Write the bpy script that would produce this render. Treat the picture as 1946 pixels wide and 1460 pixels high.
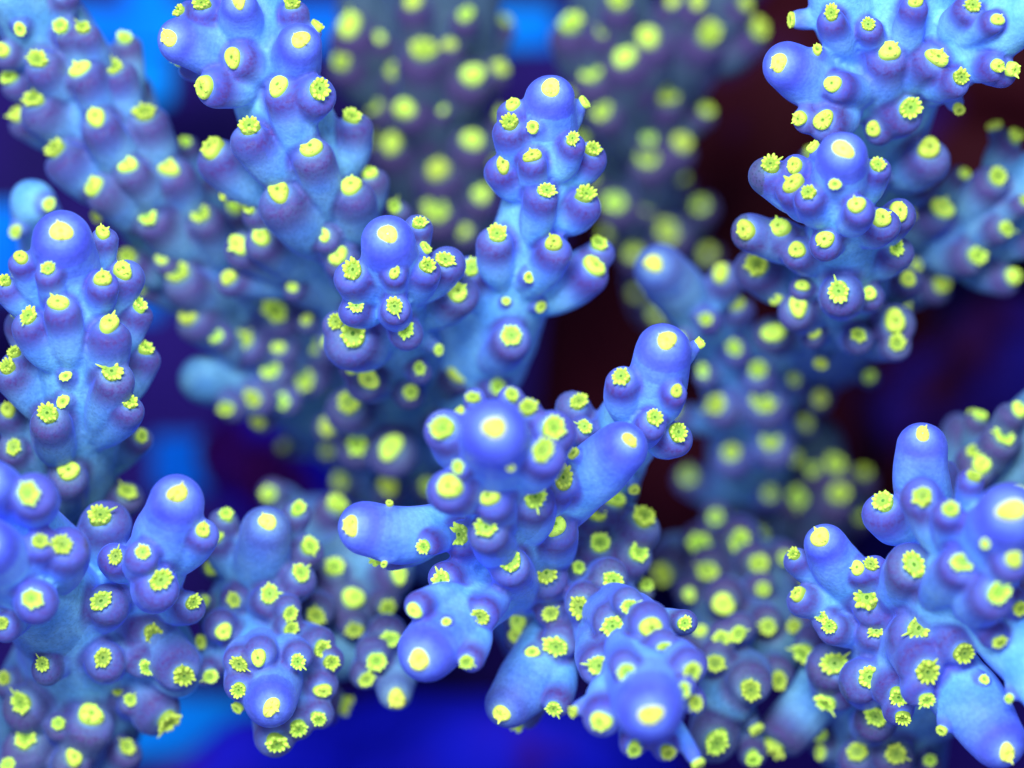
import bpy, math, random
import numpy as np
from mathutils import Vector, Matrix
from mathutils.bvhtree import BVHTree

random.seed(7)
rng = np.random.default_rng(7)
scene = bpy.context.scene
for o in list(bpy.data.objects):
    bpy.data.objects.remove(o)
C = scene.collection
scene.unit_settings.system = 'METRIC'
scene.unit_settings.scale_length = 0.01          # one Blender unit is one centimetre

# ------------------------------------------------------------------ camera
U = 5.0 / 1946.0        # centimetres per photo pixel in the plane of focus
D = 5400.0              # camera height over that plane, same pixels


def at(x, y, z):
    k = (D - z) / D
    return np.array([(x - 973.0) * k * U, -(y - 730.0) * k * U, z * U])


def rad(r, z):
    return r * (D - z) / D * U


cam_d = bpy.data.cameras.new('camera')
cam = bpy.data.objects.new('camera', cam_d)
C.objects.link(cam)
cam.location = (0, 0, D * U)
cam_d.sensor_width = 36.0
cam_d.lens = 36.0 * D / 1946.0
cam_d.clip_start = 0.1
cam_d.clip_end = 200.0
cam_d.dof.use_dof = True
cam_d.dof.focus_distance = D * U + 0.0
cam_d.dof.aperture_fstop = 0.155
scene.camera = cam

# ------------------------------------------------------------------ world and lamps
w = bpy.data.worlds.new('World')
scene.world = w
w.use_nodes = True
bg = w.node_tree.nodes['Background']
bg.inputs[0].default_value = (0.07, 0.10, 0.36, 1)
bg.inputs[1].default_value = 0.35


def area(name, loc, target, size, power, col):
    l = bpy.data.lights.new(name, 'AREA')
    l.shape = 'RECTANGLE'
    l.size, l.size_y = size
    l.energy = power
    l.color = col
    o = bpy.data.objects.new(name, l)
    C.objects.link(o)
    o.location = loc
    o.rotation_euler = (Vector(target) - Vector(loc)).to_track_quat('-Z', 'Y').to_euler()
    return o


area('led_panel', (-2.0, 7.0, 15.5), (0, 0, 0), (9, 5), 5500, (0.84, 0.94, 1.0))
area('blue_accent_lamp', (-3.5, -8.0, 14.5), (0, 0, -1), (9, 3), 800, (0.35, 0.42, 1.0))  # unseen lamp added for blue accents along the edges

scene.view_settings.view_transform = 'Standard'
scene.view_settings.look = 'None'
scene.view_settings.exposure = 0.0
scene.view_settings.gamma = 1.0

# ------------------------------------------------------------------ materials


def new_mat(name):
    m = bpy.data.materials.new(name)
    m.use_nodes = True
    nt = m.node_tree
    return m, nt, nt.nodes['Principled BSDF']


class NT:
    def __init__(s, nt):
        s.nt = nt

    def n(s, t, **kw):
        nd = s.nt.nodes.new(t)
        for k, v in kw.items():
            setattr(nd, k, v)
        return nd

    def link(s, a, b):
        s.nt.links.new(a, b)

    def attr(s, name):
        nd = s.n('ShaderNodeAttribute', attribute_name=name)
        return nd.outputs['Fac']

    def math(s, op, a, b=None, clamp=False):
        nd = s.n('ShaderNodeMath', operation=op, use_clamp=clamp)
        for i, v in enumerate((a, b)):
            if v is None:
                continue
            if isinstance(v, (int, float)):
                nd.inputs[i].default_value = v
            else:
                s.link(v, nd.inputs[i])
        return nd.outputs[0]

    def mix(s, f, a, b):
        nd = s.n('ShaderNodeMix', data_type='RGBA')
        for sock, v in ((nd.inputs[0], f), (nd.inputs[6], a), (nd.inputs[7], b)):
            if isinstance(v, (int, float)):
                sock.default_value = v
            elif isinstance(v, tuple):
                sock.default_value = (*v, 1)
            else:
                s.link(v, sock)
        return nd.outputs[2]

    def noise(s, vec, scale, detail=3, rough=0.5):
        nd = s.n('ShaderNodeTexNoise')
        nd.inputs['Scale'].default_value = scale
        nd.inputs['Detail'].default_value = detail
        nd.inputs['Roughness'].default_value = rough
        s.link(vec, nd.inputs['Vector'])
        return nd.outputs['Fac']

    def ramp(s, f, stops):
        nd = s.n('ShaderNodeMapRange')
        nd.interpolation_type = 'SMOOTHSTEP'
        nd.inputs[1].default_value, nd.inputs[2].default_value, nd.inputs[3].default_value, nd.inputs[4].default_value = stops
        s.link(f, nd.inputs[0])
        return nd.outputs[0]


def coral_material():
    m, nt, p = new_mat('coral_tissue')
    g = NT(nt)
    pos = g.n('ShaderNodeNewGeometry').outputs['Position']
    tip, halo, lip, age_dim = (g.attr(a) for a in ('tip', 'halo', 'lip', 'age'))
    age = g.math('MINIMUM', age_dim, 1.0)
    far_dim = g.math('MULTIPLY', g.math('SUBTRACT', age_dim, 1.0), 1.25, True)  # far branches: weaker light imitated by darker tissue colour
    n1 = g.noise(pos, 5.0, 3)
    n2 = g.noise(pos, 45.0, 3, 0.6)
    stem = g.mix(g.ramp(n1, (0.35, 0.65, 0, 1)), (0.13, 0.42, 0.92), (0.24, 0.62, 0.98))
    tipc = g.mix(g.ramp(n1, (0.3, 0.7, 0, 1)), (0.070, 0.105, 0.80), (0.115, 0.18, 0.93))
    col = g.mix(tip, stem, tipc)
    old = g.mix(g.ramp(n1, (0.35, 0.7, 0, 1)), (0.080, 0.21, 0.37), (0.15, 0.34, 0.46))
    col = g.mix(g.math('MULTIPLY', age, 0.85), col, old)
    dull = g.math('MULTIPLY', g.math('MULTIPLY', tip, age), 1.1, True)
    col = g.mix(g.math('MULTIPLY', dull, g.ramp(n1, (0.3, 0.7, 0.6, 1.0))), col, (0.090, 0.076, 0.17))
    col = g.mix(far_dim, col, (0.050, 0.075, 0.12))
    liplift = g.math('MULTIPLY', lip, g.ramp(n2, (0.3, 0.7, 0.65, 1.0)))
    col = g.mix(g.math('MULTIPLY', liplift, 0.92), col, (0.075, 0.028, 0.15))
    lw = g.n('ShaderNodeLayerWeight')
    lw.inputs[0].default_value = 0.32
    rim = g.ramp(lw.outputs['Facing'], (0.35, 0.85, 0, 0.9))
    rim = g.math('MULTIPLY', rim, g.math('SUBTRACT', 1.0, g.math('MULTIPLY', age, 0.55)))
    col = g.mix(rim, col, (0.09, 0.14, 1.0))  # translucent edge glow mixed into the base colour by view angle
    col = g.mix(g.math('MULTIPLY', halo, 0.95), col, (0.44, 0.74, 0.50))
    vs = g.n('ShaderNodeTexVoronoi')
    vs.inputs['Scale'].default_value = 60.0
    g.link(pos, vs.inputs['Vector'])
    pores = g.ramp(vs.outputs['Distance'], (0.1, 0.5, 0.62, 1.12))
    sp1 = g.ramp(n2, (0.35, 0.65, 0.88, 1.06))
    mx = g.n('ShaderNodeMix', data_type='FLOAT')
    g.link(g.math('MULTIPLY', age, 0.75), mx.inputs[0])
    g.link(sp1, mx.inputs[2])
    g.link(g.math('MULTIPLY', sp1, pores), mx.inputs[3])
    speck = mx.outputs[0]
    nd = g.n('ShaderNodeVectorMath', operation='SCALE')
    g.link(col, nd.inputs[0])
    g.link(speck, nd.inputs['Scale'])
    g.link(nd.outputs[0], p.inputs['Base Color'])
    g.link(nd.outputs[0], p.inputs['Emission Color'])      # blue fluorescence of the tissue, evenly added to soften its shadows
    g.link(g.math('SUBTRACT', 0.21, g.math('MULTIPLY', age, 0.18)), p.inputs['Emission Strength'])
    p.inputs['Roughness'].default_value = 0.42
    p.inputs['Specular IOR Level'].default_value = 0.07
    p.inputs['Sheen Weight'].default_value = 0.25
    p.inputs['Sheen Roughness'].default_value = 0.5
    p.inputs['Sheen Tint'].default_value = (0.25, 0.4, 1, 1)
    # fine skeletal grain
    vo = g.n('ShaderNodeTexVoronoi')
    vo.inputs['Scale'].default_value = 52.0
    g.link(pos, vo.inputs['Vector'])
    h = g.math('ADD', g.math('MULTIPLY', vo.outputs['Distance'], 0.7), g.noise(pos, 95.0, 2, 0.6))
    bump = g.n('ShaderNodeBump')
    bump.inputs['Strength'].default_value = 0.30
    bump.inputs['Distance'].default_value = 0.006
    g.link(h, bump.inputs['Height'])
    g.link(bump.outputs[0], p.inputs['Normal'])
    return m


def polyp_material(name, bright, dark, emit):
    m, nt, p = new_mat(name)
    g = NT(nt)
    d = g.attr('depth')
    tc = g.n('ShaderNodeTexCoord').outputs['Object']
    oi = g.n('ShaderNodeObjectInfo').outputs['Random']
    n = g.noise(tc, 4.0, 2)
    col = g.mix(d, bright, dark)
    col = g.mix(g.ramp(n, (0.45, 0.75, 0, 0.35)), col, tuple(c * 0.75 for c in bright))
    hs = g.n('ShaderNodeHueSaturation')
    g.link(g.math('ADD', 0.49, g.math('MULTIPLY', oi, 0.02)), hs.inputs['Hue'])
    g.link(g.math('ADD', 0.72, g.math('MULTIPLY', oi, 0.42)), hs.inputs['Value'])
    g.link(col, hs.inputs['Color'])
    g.link(hs.outputs[0], p.inputs['Base Color'])
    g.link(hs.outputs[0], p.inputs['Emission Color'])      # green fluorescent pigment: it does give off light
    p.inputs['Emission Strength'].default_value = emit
    p.inputs['Roughness'].default_value = 0.5
    p.inputs['Specular IOR Level'].default_value = 0.2
    return m


M_CORAL = coral_material()
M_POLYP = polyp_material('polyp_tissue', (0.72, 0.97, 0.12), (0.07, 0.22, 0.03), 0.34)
M_TIP = polyp_material('tip_polyp_tissue', (0.88, 1.0, 0.16), (0.50, 0.78, 0.08), 0.45)  # paler tip copy: overexposure near the lamp put into its colour


def simple_mat(name, c1, c2, scale, rough=0.6, bumpd=0.0, lo=0.4, hi=0.6):
    m, nt, p = new_mat(name)
    g = NT(nt)
    pos = g.n('ShaderNodeNewGeometry').outputs['Position']
    n = g.noise(pos, scale, 4, 0.55)
    g.link(g.mix(g.ramp(n, (lo, hi, 0, 1)), c1, c2), p.inputs['Base Color'])
    p.inputs['Roughness'].default_value = rough
    p.inputs['Specular IOR Level'].default_value = 0.15
    if bumpd:
        b = g.n('ShaderNodeBump')
        b.inputs['Distance'].default_value = bumpd
        g.link(g.noise(pos, scale * 6, 4), b.inputs['Height'])
        g.link(b.outputs[0], p.inputs['Normal'])
    return m


M_ROCK = simple_mat('coralline_rock', (0.036, 0.0008, 0.006), (0.022, 0.008, 0.26), 0.42, 0.8, 0.05, 0.54, 0.72)  # blue patches stand in for blue light catching the stone
M_VROCK = simple_mat('violet_rock', (0.012, 0.005, 0.22), (0.035, 0.0008, 0.008), 0.5, 0.8, 0.05, 0.38, 0.56)  # blue light on the dark stone painted into the base
M_BLUEROCK = simple_mat('blue_light_tint_rock', (0.015, 0.02, 0.95), (0.10, 0.004, 0.14), 0.8, 0.8, 0.05, 0.52, 0.70)  # blue light on this rock put into its base colour
M_FLOOR = simple_mat('tank_floor', (0.014, 0.003, 0.12), (0.022, 0.004, 0.18), 0.6, 0.7)
M_RACK = simple_mat('rack_plastic', (0.0, 0.20, 1.0), (0.0, 0.30, 1.0), 0.8, 0.9)  # blue light on pale plastic painted into the base colour

for m_ in bpy.data.materials:
    m_.cycles.emission_sampling = 'NONE'

# ------------------------------------------------------------------ mesh helpers


def link_mesh(name, me, mat, parent=None):
    o = bpy.data.objects.new(name, me)
    C.objects.link(o)
    if mat and not me.materials:
        me.materials.append(mat)
    if parent:
        o.parent = parent
    return o


def smooth(me):
    me.polygons.foreach_set('use_smooth', [True] * len(me.polygons))


def catmull(P, n):
    """resample control rows (x,y,z,r) evenly by arc length"""
    P = np.array(P, float)
    if len(P) == 2:
        t = np.linspace(0, 1, 40)[:, None]
        Q = P[0] * (1 - t) + P[1] * t
    else:
        E = np.vstack([2 * P[0] - P[1], P, 2 * P[-1] - P[-2]])
        out = []
        for i in range(len(P) - 1):
            p0, p1, p2, p3 = E[i:i + 4]
            t = np.linspace(0, 1, 24, endpoint=False)[:, None]
            out.append(0.5 * ((2 * p1) + (-p0 + p2) * t + (2 * p0 - 5 * p1 + 4 * p2 - p3) * t ** 2 + (-p0 + 3 * p1 - 3 * p2 + p3) * t ** 3))
        out.append(P[-1:])
        Q = np.vstack(out)
    L = np.r_[0, np.cumsum(np.linalg.norm(np.diff(Q[:, :3], axis=0), axis=1))]
    s = np.linspace(0, L[-1], n)
    return np.column_stack([np.interp(s, L, Q[:, k]) for k in range(4)]), L[-1]


def tube(Q, seg=16, cap_flat=1.0):
    """closed tube with round ends through rows (x,y,z,r)"""
    Q = np.array(Q)
    n = len(Q)
    T = np.gradient(Q[:, :3], axis=0)
    T /= np.linalg.norm(T, axis=1)[:, None] + 1e-12
    rows = []
    capn = 5
    for j in range(capn, 0, -1):                       # cap before row 0
        a = j / capn * math.pi / 2
        rows.append((Q[0, :3] - T[0] * math.sin(a) * Q[0, 3] * cap_flat, Q[0, 3] * math.cos(a), T[0]))
    for i in range(n):
        rows.append((Q[i, :3], Q[i, 3], T[i]))
    for j in range(1, capn + 1):
        a = j / capn * math.pi / 2
        rows.append((Q[-1, :3] + T[-1] * math.sin(a) * Q[-1, 3], Q[-1, 3] * math.cos(a), T[-1]))
    ref = np.array([0.31, 0.22, 0.93])
    V, F = [], []
    u = np.cross(rows[0][2], ref)
    u /= np.linalg.norm(u)
    ang = np.linspace(0, 2 * math.pi, seg, endpoint=False)
    V.append(rows[0][0][None])
    idx = 1
    rings = []
    for c, r, t in rows[1:-1]:
        u = u - t * u.dot(t)
        u /= np.linalg.norm(u)
        v = np.cross(t, u)
        V.append(c + r * (np.cos(ang)[:, None] * u + np.sin(ang)[:, None] * v))
        rings.append(idx)
        idx += seg
    V.append(rows[-1][0][None])
    last = idx
    for k in range(seg):
        F.append((0, rings[0] + (k + 1) % seg, rings[0] + k))
        F.append((last, rings[-1] + k, rings[-1] + (k + 1) % seg))
    for a, b in zip(rings[:-1], rings[1:]):
        for k in range(seg):
            k2 = (k + 1) % seg
            F.append((a + k, a + k2, b + k2, b + k))
    return np.vstack(V), F


# ------------------------------------------------------------------ polyps (shared meshes)


def ellip_tent(base, d, length, wid, tipw=0.55, seg=7, rows=6, curl=0.0, up=np.array([0, 0, 1.0])):
    P = []
    for i in range(rows):
        t = i / (rows - 1)
        c = base + d * length * t + up * curl * length * t * t
        r = wid * ((1 - t) + tipw * t) * (1.0 if t < 0.99 else 0.75)
        P.append((*c, r))
    return tube(np.array(P), seg)


def polyp_mesh(kind, seed, mat=None):
    r = random.Random(seed)
    V, F, Dp = [], [], []
    off = 0

    def add(v, f, d):
        nonlocal off
        V.append(v)
        F.extend([tuple(i + off for i in q) for q in f])
        Dp.append(np.asarray(d, float))
        off += len(v)
    # oral disc: a shallow cup with a mouth
    prof = {'rosette': [(0.9, -0.8), (0.95, 0.0), (0.84, 0.22), (0.62, 0.20), (0.4, 0.12), (0.22, 0.17), (0.12, 0.14), (0.05, 0.0)],
            'tip': [(1.0, -0.6), (1.02, 0.0), (0.88, 0.28), (0.6, 0.40), (0.36, 0.40), (0.22, 0.38), (0.12, 0.32), (0.05, 0.2)],
            'ring': [(1.0, -0.6), (1.05, 0.05), (0.92, 0.28), (0.7, 0.33), (0.48, 0.20), (0.3, 0.06), (0.15, 0.0), (0.05, -0.05)]}[kind]
    seg = 24
    v, f, d = [], [], []
    ph = [r.uniform(0, 6.28) for _ in range(3)]
    for j, (q, z) in enumerate(prof):
        for k in range(seg):
            a = 2 * math.pi * k / seg
            wob = 1 + (0.07 * math.sin(2 * a + ph[0]) + 0.05 * math.sin(3 * a + ph[1])) * q
            if kind != 'rosette':
                wob += 0.05 * math.sin(12 * a) * (q > 0.5)
            v.append((q * wob * math.cos(a), q * wob * math.sin(a), z))
            dd = {'rosette': [0.8, 0.6, 0.45, 0.62, 0.72, 0.6, 1.0, 1.0], 'tip': [0.5, 0.3, 0, 0.05, 0.2, 0.3, 0.8, 0.9],
                  'ring': [0.4, 0.2, 0, 0, 0.35, 0.6, 0.8, 1.0]}[kind][j]
            d.append(dd)
    for j in range(len(prof) - 1):
        for k in range(seg):
            k2 = (k + 1) % seg
            f.append((j * seg + k, j * seg + k2, (j + 1) * seg + k2, (j + 1) * seg + k))
    f.append(tuple((len(prof) - 1) * seg + k for k in range(seg)))
    add(np.array(v), f, d)
    nt = 12
    a0 = r.uniform(0, 6.28)
    longs = {}
    if kind == 'rosette':
        crown = 1 if seed % 3 else 1.2
        lean = r.uniform(0.3, 1.2)
        la = r.uniform(0, 6.28)
        if seed % 3 == 1:
            longs[r.randrange(nt)] = r.uniform(0.7, 1.1)
        for k in range(nt):
            a = a0 + 2 * math.pi * (k + r.uniform(-0.16, 0.16)) / nt
            out = np.array([math.cos(a), math.sin(a), 0.0])
            big = 1 + 0.25 * lean * math.cos(a - la)
            L = longs.get(k, r.uniform(0.13, 0.30) * big) * crown
            wd = 0.195 * r.uniform(0.85, 1.15) * big
            inner = (k % 2 == 0)
            base = out * (0.70 if inner else 0.80) + np.array([0, 0, 0.26 if inner else 0.15])
            el = r.uniform(0.15, 0.9) if crown == 1 else r.uniform(0.6, 1.35)
            dr = out * math.cos(el) + np.array([0, 0, math.sin(el)])
            tv, tf = ellip_tent(base, dr, L, wd, 0.30 if k in longs else 0.95)
            t = np.clip(np.linalg.norm(tv - base, axis=1) / (L + wd), 0, 1)
            side = np.clip((0.22 - tv[:, 2]) * 1.6, 0, 0.5)
            add(tv, tf, np.clip(0.75 - 1.2 * t, 0, 1) + side)
    elif kind == 'tip':
        for k in range(r.choice([1, 2, 3])):
            a = r.uniform(0, 6.28)
            out = np.array([math.cos(a), math.sin(a), 0.0])
            tv, tf = ellip_tent(out * 0.55 + np.array([0, 0, 0.3]), out * 0.6 + np.array([0, 0, 0.75]), r.uniform(0.35, 0.8), 0.26, 0.3)
            add(tv, tf, np.zeros(len(tv)))
        for k in range(6):
            a = a0 + k * math.pi / 3
            out = np.array([math.cos(a), math.sin(a), 0.0])
            tv, tf = ellip_tent(out * 0.62 + np.array([0, 0, 0.22]), out * 0.5 + np.array([0, 0, 0.8]), r.uniform(0.1, 0.25), 0.24, 0.8)
            add(tv, tf, np.zeros(len(tv)))
    else:
        for k in range(9):
            a = a0 + k * 2 * math.pi / 9
            out = np.array([math.cos(a), math.sin(a), 0.0])
            tv, tf = ellip_tent(out * 0.85 + np.array([0, 0, 0.12]), out * 0.8 + np.array([0, 0, 0.5]), r.uniform(0.05, 0.3), 0.2, 0.7)
            add(tv, tf, np.full(len(tv), 0.08))
    me = bpy.data.meshes.new('polyp_' + kind)
    me.from_pydata(np.vstack(V).tolist(), [], F)
    at_ = me.attributes.new('depth', 'FLOAT', 'POINT')
    at_.data.foreach_set('value', np.concatenate(Dp))
    smooth(me)
    me.materials.append(mat or (M_TIP if kind == 'tip' else M_POLYP))
    me.update()
    return me


ROS = [polyp_mesh('rosette', 10 + i) for i in range(9)]
TIP = [polyp_mesh('tip', 40 + i) for i in range(4)]
BUD = [polyp_mesh('tip', 80 + i, M_POLYP) for i in range(5)]
RING = [polyp_mesh('ring', 60 + i) for i in range(3)]

# ------------------------------------------------------------------ coral branch builder
CAM = np.array([0, 0, D * U])


def unit(v):
    return v / (np.linalg.norm(v) + 1e-12)


def seg_project(V, A, B):
    d = B - A
    L2 = d.dot(d) + 1e-12
    t = (V - A) @ d / L2
    tc = np.clip(t, 0, 1)
    dist = np.linalg.norm(V - (A + tc[:, None] * d), axis=1)
    return t, dist


def coral(label, spines, polyps, voxel=4.5, extra=1.0, hidden=0.5, age_dim=0.0, agek=1.0, fat=1.0, fill=True):
    """spines: (kind, [(x, y, z, r)...] tip first, tip polyp radius or 0)."""
    base = at(*spines[0][1][-1][:3])
    root = bpy.data.objects.new('coral_branch', None)
    root.empty_display_size = 0.2
    C.objects.link(root)
    root.location = base
    root['label'] = label
    root['category'] = 'coral'
    root['group'] = 'branches of the branching coral'
    S = []
    for kind, pts, tp in spines:
        P = [(*at(x, y, z), rad(r, z)) for x, y, z, r in pts]
        Q, L = catmull(P, 48)
        # organic swell along the branch
        ph = random.uniform(0, 6)
        Q[:, 3] *= (0.94 if tp else 0.90) * (1 + (0.12 * (1 - np.clip(np.linspace(0, L, 48) / (2.5 * Q[0, 3]), 0, 1)) if tp else 0))
        Q[:, 3] *= 1 + 0.03 * np.sin(np.linspace(0, L / 0.18, 48) + ph)
        if tp:                                         # slight taper of the axial tube at its end
            s = np.linspace(0, L, 48)
            Q[:, 3] *= 0.90 + 0.10 * np.clip(s / (Q[0, 3] * 1.2), 0, 1)
            Q[:, :3] += 0
        T = -np.gradient(Q[:, :3], axis=0)
        T /= np.linalg.norm(T, axis=1)[:, None]
        # tip rows: the listed tip point is where the polyp shows; pull the dome centre behind it
        c0 = unit(CAM - Q[0, :3])
        pn = unit(T[0] * 0.62 + c0 * 0.62)
        S.append(dict(pn=pn, kind=kind, Q=Q, T=T, L=L, s=np.linspace(0, L, 48), tp=tp))
    knobs = []

    def place(ray_o, ray_d, rp, n_hint=None, target=None):
        best = None
        for si, sp in enumerate(S):
            smin = sp['Q'][0, 3] * (1.25 if sp['tp'] else 0.2)
            ok = sp['s'] >= min(smin, sp['L'] * 0.6)
            X = sp['Q'][ok, :3]
            tt = (X - ray_o) @ ray_d
            dd = np.linalg.norm(X - (ray_o + tt[:, None] * ray_d), axis=1)
            score = dd - 0.9 * sp['Q'][ok, 3]
            # prefer surfaces nearer the camera when the ray meets several
            score = np.where(score < 0.12, 0.12 - 0.0 + (score - 0.12) * 0.15, score) - 0.12 * (X[:, 2] - X[:, 2].mean() * 0)
            i = int(np.argmin(score))
            if best is None or score[i] < best[0]:
                j = np.nonzero(ok)[0][i]
                best = (score[i], si, j, dd[i], tt[i])
        return best
    for pl in polyps:
        x, y, r = pl[:3]
        small = r < 15
        o, d = CAM, unit(at(x, y, 0) - CAM)
        _, si, j, dist, t0 = place(o, d, r)
        if len(pl) > 3:
            si = pl[3]
            sp = S[si]
            X = sp['Q'][:, :3]
            tt = (X - o) @ d
            dd = np.linalg.norm(X - (o + tt[:, None] * d), axis=1)
            j = max(4, int(np.argmin(dd)))
            dist, t0 = dd[j], tt[j]
        sp = S[si]
        c = sp['Q'][j, :3]
        rs = sp['Q'][j, 3]
        rp = rad(r, c[2] / U)
        prot = (1.25 if small else 1.65) * rp * extra
        R = rs + prot
        if dist < R:
            P = o + d * (t0 - math.sqrt(R * R - dist * dist))
        else:
            P = o + d * t0
        # another limb of the same branch in front: the corallite grows on that limb
        tP = (P - o) @ d
        for s2, q2 in enumerate(S):
            if s2 == si:
                continue
            X = q2['Q'][4:, :3]
            tt = (X - o) @ d
            dd = np.linalg.norm(X - (o + tt[:, None] * d), axis=1)
            r2 = q2['Q'][4:, 3]
            ent = np.where(dd < r2 * 0.95, tt - np.sqrt(np.maximum(r2 * r2 - dd * dd, 0)), 1e9)
            k2 = int(np.argmin(ent))
            if ent[k2] < tP - 0.01:
                si, j = s2, k2 + 4
                rs = q2['Q'][j, 3]
                R = rs + prot
                P = o + d * (tt[k2] - math.sqrt(max(R * R - dd[k2] ** 2, 0)))
                tP = (P - o) @ d
        knobs.append((P, si, j, rp, small))
    nlisted = len(knobs)
    if fill:
        scr = [((k[0][0]) / (1 - k[0][2] / (D * U)), (k[0][1]) / (1 - k[0][2] / (D * U))) for k in knobs]
        for si, sp in enumerate(S):
            for _ in range(int(sp['L'] / U / 3)):
                j = int(rng.uniform(0.12, 0.9) * 47)
                t = sp['T'][j]
                u = unit(np.cross(t, [0.2, 0.1, 1.0]))
                a = rng.uniform(0, 2 * math.pi)
                dr = math.cos(a) * u + math.sin(a) * np.cross(t, u)
                rp = rng.uniform(13, 20) * U
                P = sp['Q'][j, :3] + dr * (sp['Q'][j, 3] + 1.9 * rp)
                if dr[2] < 0.0 or P[2] > -120 * U:
                    continue
                q = (P[0] / (1 - P[2] / (D * U)), P[1] / (1 - P[2] / (D * U)))
                if any(math.hypot(q[0] - e[0], q[1] - e[1]) < 58 * U for e in scr):
                    continue
                if any(np.min(np.linalg.norm(P - s2['Q'][:, :3], axis=1) - s2['Q'][:, 3]) < rp for s2 in S):
                    continue
                scr.append(q)
                knobs.append((P, si, j, rp, False))
    # hidden side: corallites the camera does not see, so that the branch is whole from elsewhere
    for si, sp in enumerate(S):
        npoly = int(sp['L'] / 0.2 * hidden * 2.2)
        for k in range(npoly):
            j = int(rng.uniform(0.2, 0.92) * 47)
            a = rng.uniform(0, 2 * math.pi)
            t = sp['T'][j]
            u = unit(np.cross(t, [0.2, 0.1, 1.0]))
            v = np.cross(t, u)
            dr = math.cos(a) * u + math.sin(a) * v
            if dr[2] > -0.5:
                continue
            rp = rng.uniform(20, 27) * U
            P = sp['Q'][j, :3] + dr * (sp['Q'][j, 3] + 2.0 * rp) + t * 0.4 * rp
            if any(np.linalg.norm(P - q[0]) < (rp + q[3]) * 1.7 for q in knobs):
                continue
            if any(np.min(np.linalg.norm(P - s2['Q'][:, :3], axis=1) - s2['Q'][:, 3]) < rp for s2 in S):
                continue
            knobs.append((P, si, j, rp, False))
    for attempt in range(3):
        V, F, K, off = [], [], [], 0
        for sp in S:
            v, f = tube(sp['Q'], 24)
            V.append(v)
            F.extend([tuple(i + off for i in q) for q in f])
            off += len(v)
        random.seed(len(knobs))
        r2 = np.random.default_rng(len(knobs))
        for P, si, j, rp, small in knobs:
            sp = S[si]
            t = sp['T'][j]
            c = sp['Q'][j, :3]
            rs = sp['Q'][j, 3]
            camd = unit(CAM - P)
            lat = P - c
            lat = unit(lat - t * lat.dot(t) * 0.6)
            rk = rp * fat * ((1.35 if small else 1.72) + random.uniform(-0.08, 0.12))
            n = unit(lat * 0.34 + t * 0.72 + camd * (0.27 if P[2] > c[2] - rs else 0.0) + r2.normal(0, 0.10, 3))
            if small:
                n = unit(lat * 0.8 + t * 0.3 + camd * 0.3)
            E = P - n * rk * 0.84 + (0 if small else 0.30) * rk * lat
            B = c - t * ((0.55 if small else 1.35) * rs + (0 if small else 0.8 * rk)) + lat * 0.58 * rs
            mid = B * 0.5 + E * 0.5 + lat * 0.16 * rk
            rows, _ = catmull([(*B, rk * 0.62), (*mid, rk * 0.97), (*E, rk * 0.95)], 12)
            v, f = tube(rows, 14)
            q = (v - P) @ n                            # a lip: flat where the polyp sits
            v = v - np.maximum(q + 0.08 * rk, 0)[:, None] * n * 0.85
            V.append(v)
            F.extend([tuple(i + off for i in q) for q in f])
            off += len(v)
            K.append(dict(P=P, n=n, B=B, E=E, rk=rk, rp=rp, t=t, small=small, rs=rs, c=c))
        if attempt == 2:
            break
        bvh = BVHTree.FromPolygons(np.vstack(V).tolist(), F)
        for i in range(nlisted):
            P, si, j, rp, small = knobs[i]
            d = unit(P - CAM)
            tP = np.linalg.norm(P - CAM)
            hit = bvh.ray_cast(Vector(CAM), Vector(d))
            if hit[0] is not None:
                gap = tP - hit[3]
                if 0.35 * rp < gap < 0.36:
                    knobs[i] = (CAM + d * (hit[3] - 0.25 * rp), si, j, rp, small)
    me = bpy.data.meshes.new('raw')
    me.from_pydata(np.vstack(V).tolist(), [], F)
    tmp = bpy.data.objects.new('raw', me)
    C.objects.link(tmp)
    md = tmp.modifiers.new('r', 'REMESH')
    md.mode = 'VOXEL'
    md.voxel_size = voxel * U
    md.use_smooth_shade = True
    ms = tmp.modifiers.new('s', 'SMOOTH')
    ms.factor = 0.55
    ms.iterations = max(2, int(5 * (4.5 / voxel) ** 2))
    dg = bpy.context.evaluated_depsgraph_get()
    ev = bpy.data.meshes.new_from_object(tmp.evaluated_get(dg))
    bpy.data.objects.remove(tmp)
    nv = len(ev.vertices)
    X = np.empty(nv * 3)
    ev.vertices.foreach_get('co', X)
    X = X.reshape(-1, 3)
    N = np.empty(nv * 3)
    ev.vertex_normals.foreach_get('vector', N)
    N = N.reshape(-1, 3)
    nf = len(ev.polygons)
    ls = np.empty(len(ev.loops), np.int32)
    ev.loops.foreach_get('vertex_index', ls)
    tot = np.empty(nf, np.int32)
    ev.polygons.foreach_get('loop_total', tot)
    if not (tot == 4).all():
        keep = np.repeat(tot == 4, tot)
        ls = ls[keep]
    Fq = ls.reshape(-1, 4)
    # low-frequency unevenness
    bump = np.zeros(nv)
    for _ in range(5):
        kdir = rng.normal(0, 1, 3)
        kdir *= rng.uniform(14, 34) / np.linalg.norm(kdir)
        bump += np.sin(X @ kdir + rng.uniform(0, 6.28))
    X = X + N * (bump * 0.0016)[:, None]
    # --- pigment and dimming fields, seamless over the whole branch
    tipf = np.zeros(nv)
    halo = np.zeros(nv)
    lip = np.zeros(nv)
    age = np.full(nv, 9.0)
    lab_best = np.full(nv, 1e9)
    lab = np.zeros(nv, np.int32)
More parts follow.
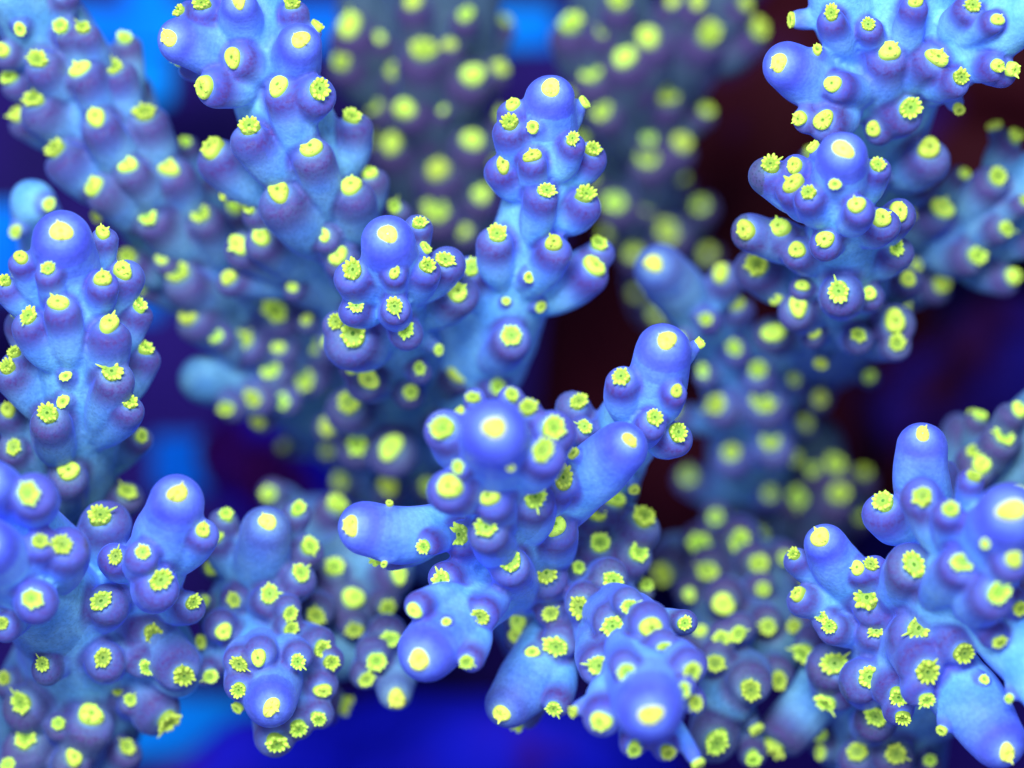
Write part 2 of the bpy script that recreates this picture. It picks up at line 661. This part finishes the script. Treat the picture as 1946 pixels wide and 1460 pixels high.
    for si, sp in enumerate(S):
        dm = np.full(nv, 1e9)
        arg = np.zeros(nv, np.int32)
        for j in range(0, 48, 2):
            d_ = np.linalg.norm(X - sp['Q'][j, :3], axis=1) / sp['Q'][j, 3]
            b = d_ < dm
            dm[b] = d_[b]
            arg[b] = j
        s = sp['s'][arg] if True else 0
        if sp['tp']:
            r0 = sp['Q'][0, 3]
            rel = (X - sp['Q'][0, :3]) @ sp['T'][0]
            along = np.where(arg == 0, -np.maximum(rel, 0), s)
            near = np.clip(2.0 - dm, 0, 1)
            tipf = np.maximum(tipf, np.clip(1.0 - (along - 0.1 * r0) / (2.3 * r0), 0, 1) * near)
            Pt = sp['Q'][0, :3] + sp['pn'] * r0
            dp = np.linalg.norm(X - Pt, axis=1)
            rpt = sp['tp'] * U
            halo = np.maximum(halo, np.clip(1.0 - (dp - 0.60 * rpt) / (1.25 * rpt), 0, 1) ** 1.8 * 0.40)
            lip = np.maximum(lip, 0.30 * np.exp(-((dp - 2.1 * rpt) / (0.5 * rpt)) ** 2))
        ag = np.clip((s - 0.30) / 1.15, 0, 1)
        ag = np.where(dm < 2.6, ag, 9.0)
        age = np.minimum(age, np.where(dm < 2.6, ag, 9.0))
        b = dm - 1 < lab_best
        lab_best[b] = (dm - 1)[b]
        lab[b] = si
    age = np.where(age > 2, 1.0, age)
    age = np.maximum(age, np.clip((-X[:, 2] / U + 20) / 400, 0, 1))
    age = np.clip(age * agek + age_dim, 0, 1.7)  # the offset also carries the painted dimming of far branches
    tipk = 1 - 0.45 * np.clip(age, 0, 1)
    stem_d = lab_best.copy()
    kd_best = np.full(nv, 1e9)
    ns = len(S)
    for ki, k in enumerate(K):
        t, d_ = seg_project(X, k['B'], k['E'] )
        dn = d_ / k['rk']
        dP = np.linalg.norm(X - k['P'], axis=1) / k['rp']
        # tip-ness over the outer half of the corallite
        tf = np.clip((t - 0.45) / 0.55, 0, 1) * np.clip((1.45 - dn) / 0.35, 0, 1)
        tipf = np.maximum(tipf, tf * 0.85)
        side = np.clip(0.55 + ((X - k['P']) @ (-k['t'])) / (2.2 * k['rp']), 0, 1)
        ring = np.clip((dP - 0.8) / 0.2, 0, 1) * np.clip((3.2 - dP) / 1.4, 0, 1)
        lip = np.maximum(lip, ring * side * np.clip((1.4 - dn) / 0.3, 0, 1) * (0.35 if k['small'] else 1.0))
        gl = np.clip(1.0 - (dP - 0.9) / 0.35, 0, 1) * 0.08
        halo = np.maximum(halo, gl * np.clip((1.4 - dn) / 0.3, 0, 1))
        cand = (t > (0.25 if not k['small'] else 0.5)) & (dn < 1.28) & (stem_d > 0.02)
        b = cand & (dn < kd_best)
        kd_best[b] = dn[b]
        lab[b] = ns + ki
    tipf = tipf * tipk
    # face labels by majority of corners (first corner wins ties)
    L4 = lab[Fq]
    fl = np.where((L4[:, 1] == L4[:, 2]) | (L4[:, 1] == L4[:, 3]), L4[:, 1], L4[:, 0])
    for _ in range(3):
        M_ = int(fl.max()) + 1
        key = Fq.astype(np.int64) * M_ + fl[:, None]
        uk, inv = np.unique(key, return_inverse=True)
        inv = inv.reshape(key.shape)
        comp = np.arange(len(uk))
        while True:
            m_ = comp[inv].min(axis=1)
            c2 = comp.copy()
            for q in range(4):
                np.minimum.at(c2, inv[:, q], m_)
            c2 = c2[c2]
            if (c2 == comp).all():
                break
            comp = c2
        fc = comp[inv[:, 0]]
        ids, cinv, cnt = np.unique(fc, return_inverse=True, return_counts=True)
        big = {}
        lab_of = np.zeros(len(ids), np.int64)
        lab_of[cinv] = fl
        for q in np.argsort(-cnt):
            big.setdefault(int(lab_of[q]), q)
        main = np.zeros(len(ids), bool)
        main[list(big.values())] = True
        bad = ~main[cinv]
        if not bad.any():
            break
        vl = np.full(nv, -1)
        vl[Fq[~bad].ravel()] = np.repeat(fl[~bad], 4)
        for q in np.unique(cinv[bad]):
            sel = cinv == q
            c_ = vl[Fq[sel].ravel()]
            c_ = c_[c_ >= 0]
            if len(c_):
                fl[sel] = np.bincount(c_).argmax()
    Xl = X - base
    objs = {}
    for li in np.unique(fl):
        fq = Fq[fl == li]
        if len(fq) < 12:
            # crumbs join the main stem
            fl[fl == li] = 0
    for li in np.unique(fl):
        fq = Fq[fl == li]
        uq, inv = np.unique(fq, return_inverse=True)
        inv = inv.reshape(fq.shape)
        kind = S[li]['kind'] if li < ns else 'corallite'
        m2 = bpy.data.meshes.new(kind)
        m2.vertices.add(len(uq))
        m2.vertices.foreach_set('co', Xl[uq].ravel())
        m2.loops.add(inv.size)
        m2.loops.foreach_set('vertex_index', inv.ravel().astype(np.int32))
        m2.polygons.add(len(fq))
        m2.polygons.foreach_set('loop_start', np.arange(0, inv.size, 4, dtype=np.int32))
        m2.polygons.foreach_set('loop_total', np.full(len(fq), 4, np.int32))
        m2.polygons.foreach_set('use_smooth', np.ones(len(fq), bool))
        m2.update(calc_edges=True)
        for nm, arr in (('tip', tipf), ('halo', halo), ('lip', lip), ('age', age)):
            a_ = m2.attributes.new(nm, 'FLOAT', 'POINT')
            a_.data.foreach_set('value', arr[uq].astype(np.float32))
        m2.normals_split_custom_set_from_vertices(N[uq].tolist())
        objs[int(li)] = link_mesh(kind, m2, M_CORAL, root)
    bpy.data.meshes.remove(ev)

    def put(me, P, n, r, parent, sq=None):
        o = bpy.data.objects.new('polyp', me)
        C.objects.link(o)
        z = Vector(n)
        q = z.to_track_quat('Z', 'Y')
        q = q @ Matrix.Rotation(random.uniform(0, 6.28), 3, 'Z').to_quaternion()
        o.rotation_mode = 'QUATERNION'
        o.rotation_quaternion = q
        o.location = P - base
        sx = random.uniform(0.84, 1.19)
        o.scale = (r * sx, r / sx, r * random.uniform(0.8, 1.3))
        o.parent = parent
    for ki, k in enumerate(K):
        par = objs.get(ns + ki, objs.get(0))
        me_ = random.choice(RING if k['small'] else (ROS if random.random() < (0.85 if k['P'][1] < 0.2 else 0.45) else BUD))
        put(me_, k['P'] + k['n'] * 0.20 * k['rp'], k['n'], k['rp'] * (0.81 if not k['small'] else 0.84), par)
    for si, sp in enumerate(S):
        if sp['tp']:
            n = sp['pn']
            P = sp['Q'][0, :3] + n * sp['Q'][0, 3] * 0.93
            put(random.choice(TIP), P, n, sp['tp'] * 0.78 * U, objs.get(si, objs.get(0)))
    return root


# ------------------------------------------------------------------ the branches
coral('large central coral branch, round tip nearest the camera, finger branchlets spread around it',
      [('stem', [(940, 824, 290, 69), (943, 858, 200, 70), (953, 925, 70, 74), (975, 1020, -110, 86), (1010, 1130, -380, 98), (1050, 1190, -800, 105)], 27),
       ('branchlet', [(1235, 1345, 280, 70), (1228, 1305, 190, 74), (1200, 1240, 30, 84), (1150, 1175, -220, 84), (1095, 1150, -480, 86), (1050, 1170, -850, 90)], 26),
       ('branchlet', [(696, 1005, 50, 58), (765, 1016, 20, 58), (860, 997, -60, 50), (950, 985, -150, 50)], 24),
       ('branchlet', [(1180, 852, 70, 54), (1115, 912, 0, 58), (1030, 995, -140, 56)], 19),
       ('branchlet', [(812, 1238, 130, 62), (858, 1190, 60, 66), (925, 1125, -120, 66), (985, 1090, -300, 70)], 26),
       ('branchlet', [(968, 1338, -120, 48), (1000, 1300, -150, 60), (1050, 1230, -240, 72), (1090, 1170, -350, 80)], 22),
       ('branchlet', [(1185, 1010, -290, 62), (1140, 1070, -350, 84), (1085, 1130, -520, 95)], 0)],
      [(845, 815, 28), (900, 757, 16), (972, 752, 17), (872, 785, 14), (1003, 778, 20), (1050, 815, 29), (1030, 858, 27), (871, 888, 15),
       (855, 925, 29), (930, 943, 25, 0), (1015, 945, 27, 0), (1070, 910, 26, 3), (970, 888, 9), (925, 1003, 25, 0), (1053, 1000, 26, 0),
       (1090, 862, 12), (875, 1017, 24, 0), (970, 1067, 26, 0), (1037, 1090, 26, 0), (807, 1038, 16, 2), (1135, 978, 21, 6), (1168, 952, 22, 6),
       (1222, 985, 27, 6), (1140, 1035, 23, 6), (1212, 1050, 24, 6), (1165, 1105, 23, 6), (1227, 1113, 16, 6), (840, 1105, 23, 4), (788, 1160, 18, 4),
       (848, 1182, 10, 4), (912, 1172, 21, 4), (887, 1257, 17, 4), (985, 1178, 21, 0), (981, 1208, 17, 0), (1058, 1228, 25, 5), (1105, 1155, 26, 1),
       (1197, 1152, 18, 1), (1165, 1190, 24, 1), (1237, 1193, 26, 1), (1300, 1185, 17, 1), (1140, 1265, 26, 1), (1190, 1275, 20, 1), (1262, 1238, 23, 1),
       (1312, 1275, 22, 1), (1298, 1310, 16, 1), (1320, 1335, 18, 1), (1143, 1370, 25, 1), (1205, 1422, 18, 1), (1268, 1428, 18, 1), (1012, 1240, 14, 5),
       (1052, 1345, 18, 5), (1326, 1450, 14, 1), (740, 957, 8, 2), (730, 1072, 8, 2), (1090, 1352, 12, 1)],
      voxel=4.2, hidden=0.5, fat=0.94)

coral('smooth pale blue coral finger leaning up behind the central branch, its tip pointing right',
      [('stem', [(1262, 668, 40, 56), (1243, 735, -20, 60), (1200, 805, -130, 72), (1150, 885, -300, 80), (1100, 980, -520, 90)], 24)],
      [(1182, 717, 21), (1285, 743, 15), (1330, 652, 12), (1100, 765, 21), (1243, 795, 20), (1287, 822, 23), (1112, 812, 17), (1205, 930, 12)],
      voxel=4.2, hidden=0.3, fill=False)

coral('coral branch with round violet tip ringed by small lobes, just left of the photo centre',
      [('stem', [(738, 462, 30, 57), (743, 525, -60, 60), (752, 600, -230, 72), (762, 680, -450, 92), (755, 780, -700, 105), (780, 900, -1000, 105), (830, 1010, -1300, 100)], 24)],
      [(672, 515, 23), (750, 517, 15), (810, 507, 19), (845, 495, 21), (797, 425, 17), (808, 472, 14), (750, 582, 20), (770, 625, 20), (868, 555, 24),
       (672, 635, 32), (677, 582, 17), (640, 612, 18), (675, 692, 22), (700, 720, 24), (833, 665, 12), (797, 700, 15), (873, 710, 23), (780, 745, 18),
       (665, 765, 27), (743, 850, 28), (680, 843, 24), (738, 922, 22), (622, 812, 18), (812, 925, 16), (835, 800, 16), (875, 870, 18)],
      voxel=4.5, hidden=0.5, agek=1.1)

coral('tall in-focus coral branch of long overlapping lobes leaning up to the top edge',
      [('stem', [(440, -60, -60, 75), (495, 90, -110, 92), (555, 250, -180, 100), (615, 400, -300, 105), (680, 560, -600, 110), (750, 720, -1000, 110)], 0),
       ('branchlet', [(345, 78, -20, 48), (400, 92, -50, 56), (480, 130, -110, 60)], 22),
       ('branchlet', [(568, 88, 0, 46), (556, 130, -60, 52), (535, 200, -130, 55)], 22),
       ('branchlet', [(455, 10, 30, 38), (462, 60, -40, 46), (500, 140, -110, 50)], 20)],
      [(385, 8, 20), (443, 110, 22), (390, 165, 25), (530, 165, 24), (605, 170, 25), (475, 243, 24), (405, 283, 27),
       (590, 282, 25), (530, 365, 27), (667, 355, 24), (668, 225, 21), (702, 330, 18), (615, 447, 16), (643, 487, 21), (425, 370, 12), (555, 10, 18),
       (602, 50, 14), (343, 22, 15), (455, 465, 24), (497, 450, 22), (435, 528, 18)],
      voxel=4.5, hidden=0.5, agek=0.8)

coral('long soft-focus coral branch running from the top left corner to the middle left',
      [('stem', [(10, -50, -280, 90), (110, 90, -330, 95), (200, 250, -380, 98), (310, 400, -480, 105), (430, 540, -640, 118), (560, 680, -880, 125), (680, 800, -1200, 120)], 0),
       ('branchlet', [(385, 722, -560, 52), (450, 728, -650, 58), (560, 715, -860, 70)], 0),
       ('branchlet', [(20, -20, -180, 60), (70, 60, -280, 70), (130, 150, -350, 80)], 0)],
      [(38, 55, 14), (117, 52, 20), (158, 55, 17), (72, 115, 22), (153, 133, 22), (217, 130, 21), (5, 95, 18), (20, 148, 18), (66, 190, 24), (35, 218, 20),
       (183, 225, 24), (275, 218, 24), (108, 285, 25), (243, 315, 22), (320, 320, 24), (180, 355, 23), (280, 408, 25), (382, 408, 22), (340, 520, 26),
       (308, 492, 15), (600, 565, 25), (523, 592, 26), (605, 655, 25), (462, 648, 23), (528, 657, 18), (515, 703, 21), (578, 720, 24), (360, 600, 23),
       (430, 775, 17), (480, 757, 20), (535, 762, 18), (245, 490, 20), (185, 410, 14), (412, 640, 15), (490, 800, 16), (390, 330, 15)],
      voxel=6, hidden=0.5, age_dim=0.0, agek=0.75)

coral('small blurred bare blue coral tip half hidden behind the left branch',
      [('stem', [(62, 385, -330, 50), (80, 440, -450, 56), (110, 540, -700, 65)], 0)],
      [(92, 388, 14), (30, 440, 14)], voxel=6, hidden=0.3, agek=0.3)

coral('upright coral branch at the left edge with a domed violet tip above stacked lobes',
      [('stem', [(118, 458, 60, 62), (124, 515, -10, 66), (138, 620, -60, 80), (148, 730, -120, 88), (140, 840, -240, 92), (125, 960, -420, 100)], 26)],
      [(195, 443, 17), (40, 490, 17), (92, 512, 16), (195, 530, 20), (233, 515, 22), (112, 578, 22), (55, 603, 21), (207, 617, 24), (262, 582, 20),
       (275, 665, 20), (28, 672, 18), (212, 708, 24), (125, 715, 12), (120, 763, 14), (92, 788, 24), (245, 765, 19), (10, 535, 16), (130, 895, 24),
       (15, 700, 19), (15, 780, 18), (268, 830, 16), (240, 935, 20)],
      voxel=4.2, hidden=0.5)

coral('crowded coral clump in the lower left corner, big lobes around a pale upward finger',
      [('stem', [(-20, 1040, 230, 58), (30, 1090, 80, 70), (100, 1150, -110, 105), (160, 1240, -300, 140), (130, 1360, -420, 150), (120, 1500, -560, 140)], 26),
       ('branchlet', [(-18, 920, 240, 52), (25, 965, 100, 58), (90, 1050, -80, 76)], 24),
       ('branchlet', [(333, 958, 90, 60), (320, 1010, 40, 64), (285, 1085, -90, 70), (220, 1170, -250, 90)], 24),
       ('branchlet', [(335, 1270, -200, 60), (270, 1200, -260, 90), (200, 1200, -320, 100)], 0)],
      [(52, 938, 26), (190, 983, 26), (75, 1030, 19), (117, 1037, 24), (221, 1058, 18), (272, 1050, 18), (305, 1103, 26), (60, 1137, 23), (192, 1143, 24),
       (290, 1205, 24), (365, 1145, 18), (195, 1250, 22), (5, 1185, 16), (82, 1262, 17), (10, 1290, 16), (42, 1335, 24), (172, 1360, 27), (50, 1405, 26),
       (15, 1455, 16), (225, 1310, 17), (247, 1330, 15), (278, 1267, 18), (348, 1282, 25), (318, 1368, 27), (385, 1008, 18), (140, 1440, 20), (240, 1420, 18)],
      voxel=4.2, hidden=0.4, fat=1.12)

coral('blurred coral branch at bottom left of centre, blue finger above, round ringed tip below',
      [('stem', [(515, 1332, -40, 54), (512, 1285, -130, 66), (490, 1230, -260, 84), (500, 1160, -420, 110), (560, 1080, -640, 120), (600, 1050, -900, 120)], 22),
       ('branchlet', [(506, 1008, -170, 50), (495, 1070, -240, 54), (450, 1150, -370, 62), (440, 1230, -450, 70)], 22),
       ('branchlet', [(700, 1080, -480, 95), (640, 1120, -520, 115), (560, 1160, -520, 110)], 0),
       ('branchlet', [(720, 1210, -420, 55), (660, 1230, -440, 70), (560, 1240, -420, 80)], 0),
       ('branchlet', [(753, 1318, -240, 36), (748, 1270, -310, 44), (720, 1210, -420, 52)], 24)],
      [(565, 1257, 18), (610, 1232, 20), (628, 1258, 18), (613, 1312, 19), (653, 1340, 22), (605, 1365, 18), (567, 1383, 20), (525, 1410, 25),
       (455, 1310, 18), (452, 1345, 14), (455, 1262, 19), (492, 1250, 19), (512, 1130, 22), (425, 1200, 20), (383, 1220, 14), (430, 980, 18), (412, 1020, 17),
       (587, 1040, 20), (570, 1090, 21), (635, 1080, 22), (670, 1137, 25), (550, 1165, 17), (552, 1195, 17), (600, 1170, 21), (757, 1092, 20), (640, 962, 21),
       (715, 1000, 20), (740, 1215, 22), (715, 1255, 22), (697, 1290, 18), (565, 970, 18)],
      voxel=5, hidden=0.4, agek=1.1)

coral('slim upright coral branch above the centre with violet tip and long pale blue stem',
      [('stem', [(1045, 190, -20, 54), (1040, 250, -60, 58), (1030, 350, -130, 68), (1003, 460, -200, 78), (960, 570, -310, 90), (910, 680, -500, 98), (860, 790, -780, 100)], 24)],
      [(1013, 242, 14), (1110, 195, 14), (1087, 265, 16), (1125, 285, 20), (1012, 297, 18), (970, 235, 20), (975, 200, 18), (957, 312, 20), (1037, 363, 20),
       (1112, 372, 22), (945, 447, 22), (1052, 463, 20), (1128, 507, 25), (1137, 465, 19), (1005, 527, 12), (1027, 583, 12), (972, 638, 24), (962, 572, 9),
       (897, 510, 21), (945, 735, 18)],
      voxel=4.5, hidden=0.4, agek=0.25, fill=False)

coral('far blurred grey coral branch at the top, left of the slim upright one',
      [('stem', [(840, -80, -860, 110), (835, 80, -900, 112), (825, 240, -960, 112), (850, 400, -1080, 105), (900, 560, -1300, 100)], 0),
       ('branchlet', [(690, 20, -900, 60), (720, 120, -930, 70), (790, 230, -980, 80)], 0),
       ('branchlet', [(905, -30, -800, 55), (890, 60, -850, 60), (860, 160, -920, 70)], 0)],
      [(665, 50, 27), (650, 120, 20), (752, 138, 20), (770, 208, 23), (805, 97, 27), (855, 85, 15), (898, 143, 25), (950, 130, 18), (745, 275, 23),
       (832, 325, 25), (897, 268, 23), (830, 400, 26), (912, 368, 21), (785, 5, 20), (715, 205, 16), (795, 470, 18), (880, 440, 16)],
      voxel=7, hidden=0.3, age_dim=0.85)

coral('far blurred grey coral branch at the top, right of the slim upright one',
      [('stem', [(1160, -80, -880, 90), (1165, 80, -940, 88), (1195, 230, -1050, 84), (1235, 400, -1250, 80), (1270, 560, -1600, 80)], 0),
       ('branchlet', [(1390, -60, -900, 80), (1340, 40, -930, 72), (1290, 160, -1020, 62), (1240, 280, -1100, 70)], 0)],
      [(1085, 47, 25), (1175, 5, 22), (1232, 72, 25), (1187, 108, 25), (1125, 140, 23), (1147, 212, 20), (1270, 182, 25), (1230, 300, 24), (1295, 272, 21),
       (1232, 262, 16), (1170, 385, 22), (1270, 440, 24), (1345, 68, 26), (1280, 5, 18), (1325, 5, 20), (1415, 10, 16), (1438, 58, 23), (1330, 390, 16),
       (1205, 480, 18), (1310, 540, 16)],
      voxel=7, hidden=0.3, age_dim=1.0)

coral('broad coral branch cut by the top right corner, a stubby finger pointing left',
      [('stem', [(1740, -120, -60, 110), (1715, 10, -120, 118), (1695, 130, -210, 115), (1665, 270, -380, 105), (1625, 420, -640, 100)], 0),
       ('branchlet', [(1497, 128, -10, 50), (1550, 155, -60, 56), (1640, 180, -160, 62)], 22),
       ('branchlet', [(1960, 20, 30, 60), (1880, 60, -40, 74), (1770, 130, -160, 80)], 0),
       ('branchlet', [(1590, -40, -20, 60), (1610, 40, -80, 70), (1670, 130, -180, 75)], 0)],
      [(1580, 27, 18), (1650, 48, 16), (1583, 160, 20), (1690, 98, 24), (1780, 110, 23), (1825, 148, 19), (1895, 38, 15), (1848, 12, 18), (1895, 125, 17),
       (1922, 132, 20), (1728, 205, 26), (1822, 207, 14), (1565, 228, 23), (1520, 225, 18), (1660, 245, 18), (1765, 282, 26), (1740, 2, 18), (1505, 38, 14),
       (1553, 95, 12)],
      voxel=5, hidden=0.4, agek=0.7)

coral('coral branch in the upper right with a ball shaped violet tip and rosettes stepping down',
      [('stem', [(1601, 300, 90, 52), (1597, 360, 10, 58), (1600, 430, -100, 75), (1600, 510, -260, 92), (1590, 590, -500, 100), (1570, 650, -1000, 100)], 24)],
      [(1667, 315, 17), (1545, 280, 14), (1587, 350, 13), (1537, 367, 18), (1508, 350, 22), (1628, 390, 20), (1568, 455, 21), (1675, 415, 22), (1708, 402, 22),
       (1702, 470, 20), (1515, 475, 20), (1482, 433, 23), (1440, 505, 26), (1418, 437, 23), (1525, 543, 15), (1595, 553, 25), (1517, 582, 24),
       (1470, 632, 24), (1652, 558, 17), (1700, 610, 26), (1703, 652, 19), (1475, 568, 14), (1548, 632, 15), (1465, 315, 22), (1510, 315, 19), (1560, 690, 14)],
      voxel=4.5, hidden=0.5, agek=1.0)

coral('dim violet coral finger pointing up and left out of the dark gap',
      [('stem', [(1252, 512, -400, 50), (1300, 565, -500, 56), (1370, 650, -680, 68), (1420, 760, -850, 84), (1430, 880, -1100, 88)], 24)],
      [(1398, 577, 19), (1395, 662, 18), (1362, 768, 23), (1440, 705, 20), (1450, 765, 25), (1390, 862, 20), (1465, 838, 23), (1310, 905, 18),
       (1370, 520, 21), (1545, 650, 14), (1510, 870, 14), (1280, 780, 16)],
      voxel=6, hidden=0.4, age_dim=0.0, agek=0.45)

coral('dark blurred coral stub with dim green polyps deep in the dark gap',
      [('stem', [(1540, 850, -1050, 70), (1540, 930, -1100, 85), (1500, 1010, -1250, 95)], 0)],
      [(1515, 945, 20), (1587, 885, 22), (1592, 940, 22), (1545, 895, 15), (1440, 950, 16), (1375, 990, 16), (1530, 700, 12), (1640, 900, 16)],
      voxel=7, hidden=0.2, age_dim=1.2)

coral('blurred coral branch entering at the right edge above the dark blue gap',
      [('stem', [(2010, 320, -380, 70), (1910, 390, -450, 72), (1810, 445, -560, 76), (1720, 520, -760, 80)], 0)],
      [(1895, 338, 22), (1790, 397, 24), (1855, 485, 22), (1925, 525, 20), (1790, 540, 20), (1930, 260, 18), (1890, 240, 14)],
      voxel=6, hidden=0.4, age_dim=0.0, agek=0.8)

coral('blurred coral tip at the right edge behind the big lower right cluster',
      [('stem', [(1990, 770, -330, 55), (1925, 845, -380, 62), (1860, 930, -450, 72), (1800, 1010, -600, 80)], 0)],
      [(1908, 830, 22), (1865, 885, 22), (1850, 860, 17), (1935, 780, 18)],
      voxel=6, hidden=0.4, age_dim=0.2)

coral('large violet coral cluster in the lower right with broad domes and four finger branchlets',
      [('stem', [(1915, 985, 300, 72), (1885, 1040, 200, 82), (1825, 1110, 50, 100), (1750, 1200, -150, 120), (1700, 1300, -330, 128), (1690, 1430, -500, 120)], 30),
       ('branchlet', [(1752, 852, 20, 54), (1750, 905, 0, 57), (1765, 1000, -90, 62)], 20),
       ('branchlet', [(1567, 1035, -10, 45), (1595, 1080, -50, 52), (1660, 1150, -160, 66)], 24),
       ('branchlet', [(1895, 1405, 90, 58), (1840, 1330, 40, 68), (1760, 1230, -80, 76)], 22),
       ('branchlet', [(2020, 1340, 180, 70), (1940, 1230, 120, 74), (1840, 1120, 40, 80)], 0),
       ('branchlet', [(1530, 1320, -330, 38), (1560, 1290, -330, 52), (1610, 1250, -350, 76), (1680, 1230, -370, 90)], 0)],
      [(1680, 955, 26), (1755, 945, 24, 0), (1807, 970, 20, 0), (1850, 908, 15, 0), (1873, 1033, 11, 0), (1925, 1062, 21, 0), (1830, 1070, 24, 0), (1738, 1075, 28, 0),
       (1630, 1080, 17, 2), (1655, 1074, 16, 2), (1562, 1172, 15, 2), (1578, 1190, 17, 2), (1650, 1137, 28), (1745, 1195, 28, 0), (1665, 1200, 17, 0), (1895, 1125, 26, 4),
       (1830, 1240, 24, 0), (1898, 1218, 16, 4), (1587, 1262, 28), (1530, 1240, 25), (1652, 1287, 26), (1762, 1275, 28), (1707, 1322, 23), (1760, 1328, 18),
       (1870, 1292, 11, 3), (1715, 1362, 18), (1665, 1362, 24), (1572, 1332, 23), (1937, 1155, 17, 4), (1918, 1327, 11, 4), (1790, 1388, 12), (1630, 1430, 23),
       (1702, 1432, 24), (1560, 1398, 15), (1512, 1190, 19), (1517, 1130, 17), (1510, 1055, 15), (1560, 1430, 14), (1472, 1415, 28, 5)],
      voxel=4.2, hidden=0.4, fat=1.06)

coral('blurred coral branch packed between the central branch and lower right cluster, tip pointing down',
      [('stem', [(1382, 1335, -260, 54), (1395, 1240, -480, 90), (1385, 1150, -700, 100), (1370, 1090, -900, 100), (1370, 1090, -1400, 95)], 0),
       ('branchlet', [(1480, 1230, -420, 64), (1440, 1180, -550, 85), (1430, 1100, -700, 90)], 0)],
      [(1262, 1090, 23), (1330, 1035, 24), (1405, 1030, 25), (1345, 1085, 22), (1440, 1072, 22), (1375, 1148, 26), (1450, 1120, 17), (1372, 1215, 20),
       (1403, 1205, 19), (1360, 1260, 22), (1425, 1310, 25), (1478, 1290, 20), (1437, 1385, 14), (1332, 1200, 14), (1490, 1060, 15), (1310, 1130, 15), (1362, 1408, 29), (1430, 1440, 18), (1300, 1250, 18), (1460, 1190, 19)],
      voxel=5, hidden=0.4, age_dim=0.4)

# ------------------------------------------------------------------ background: floor, rack, rocks


def grid_rock(name, cx, cy, sx, sy, z, h, seed, mat, label):
    r = np.random.default_rng(seed)
    n = 60
    th = np.linspace(0, math.pi, n)
    ph = np.linspace(0, 2 * math.pi, 2 * n, endpoint=False)
    K_ = [(r.normal(0, 1, 3) * r.uniform(1.2, 6), r.uniform(0, 6.28)) for _ in range(16)]
    V, F = [], []
    for i, t in enumerate(th):
        for j, p in enumerate(ph):
            d = np.array([math.sin(t) * math.cos(p), math.sin(t) * math.sin(p), math.cos(t)])
            a = 1 + sum(0.30 / (1 + np.linalg.norm(k)) * math.sin(k.dot(d) + q) for k, q in K_)
            V.append(d * a * np.array([sx, sy, h]) * U)
    m2 = 2 * n
    for i in range(n - 1):
        for j in range(m2):
            F.append((i * m2 + j, i * m2 + (j + 1) % m2, (i + 1) * m2 + (j + 1) % m2, (i + 1) * m2 + j)[::-1])
    me = bpy.data.meshes.new(name)
    me.from_pydata([tuple(v) for v in V], [], F)
    smooth(me)
    o = link_mesh(name, me, mat)
    o.location = at(cx, cy, z)
    o['label'] = label
    o['category'] = 'rock'
    return o


me = bpy.data.meshes.new('tank_floor')
me.from_pydata([(-30, -30, 0), (30, -30, 0), (30, 30, 0), (-30, 30, 0)], [], [(0, 1, 2, 3)])
fl_ = link_mesh('tank_floor', me, M_FLOOR)
fl_.location = (0, 0, -3300 * U)
fl_['kind'] = 'structure'

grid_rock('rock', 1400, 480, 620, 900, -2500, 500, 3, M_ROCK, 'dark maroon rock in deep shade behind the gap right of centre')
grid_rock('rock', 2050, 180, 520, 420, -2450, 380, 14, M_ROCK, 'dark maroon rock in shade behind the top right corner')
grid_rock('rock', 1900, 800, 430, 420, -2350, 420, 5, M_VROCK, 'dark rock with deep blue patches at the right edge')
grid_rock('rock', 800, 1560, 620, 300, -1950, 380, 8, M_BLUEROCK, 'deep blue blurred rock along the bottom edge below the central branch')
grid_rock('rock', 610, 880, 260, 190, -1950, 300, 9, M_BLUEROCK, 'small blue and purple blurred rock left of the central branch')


def bar(x0, x1, y0, y1, z, th, name, parent, org):
    """a rounded plastic bar"""
    import bmesh
    a, b = at(x0, y0, z), at(x1, y1, z)
    lo, hi = np.minimum(a, b), np.maximum(a, b)
    bm = bmesh.new()
    bmesh.ops.create_cube(bm, size=1)
    c = (lo + hi) / 2
    s = (hi[0] - lo[0], hi[1] - lo[1], th * U)
    for v in bm.verts:
        v.co = Vector((v.co.x * s[0], v.co.y * s[1], v.co.z * s[2])) + Vector(c - org)
    bmesh.ops.bevel(bm, geom=bm.edges[:], offset=min(s) * 0.3, segments=4, affect='EDGES', profile=0.5)
    me = bpy.data.meshes.new(name)
    bm.to_mesh(me)
    bm.free()
    smooth(me)
    return link_mesh(name, me, M_RACK, parent)


org = at(300, 60, -2300)
rack = bpy.data.objects.new('frag_rack', None)
C.objects.link(rack)
rack.location = org
rack['label'] = 'plastic rack bars tinted as by bright blue light, far out of focus behind the coral'
rack['category'] = 'rack'
for b_ in ((105, 1058, 12, 98), (290, 540, 825, 935), (215, 530, 1325, 1440), (-200, 52, 390, 560)):
    bar(*b_, -2300, 70, 'bar', rack, org)
for b_ in ((238, 328, -40, 200), (238, 310, 500, 610)):
    bar(*b_, -2335, 70, 'bar', rack, org)
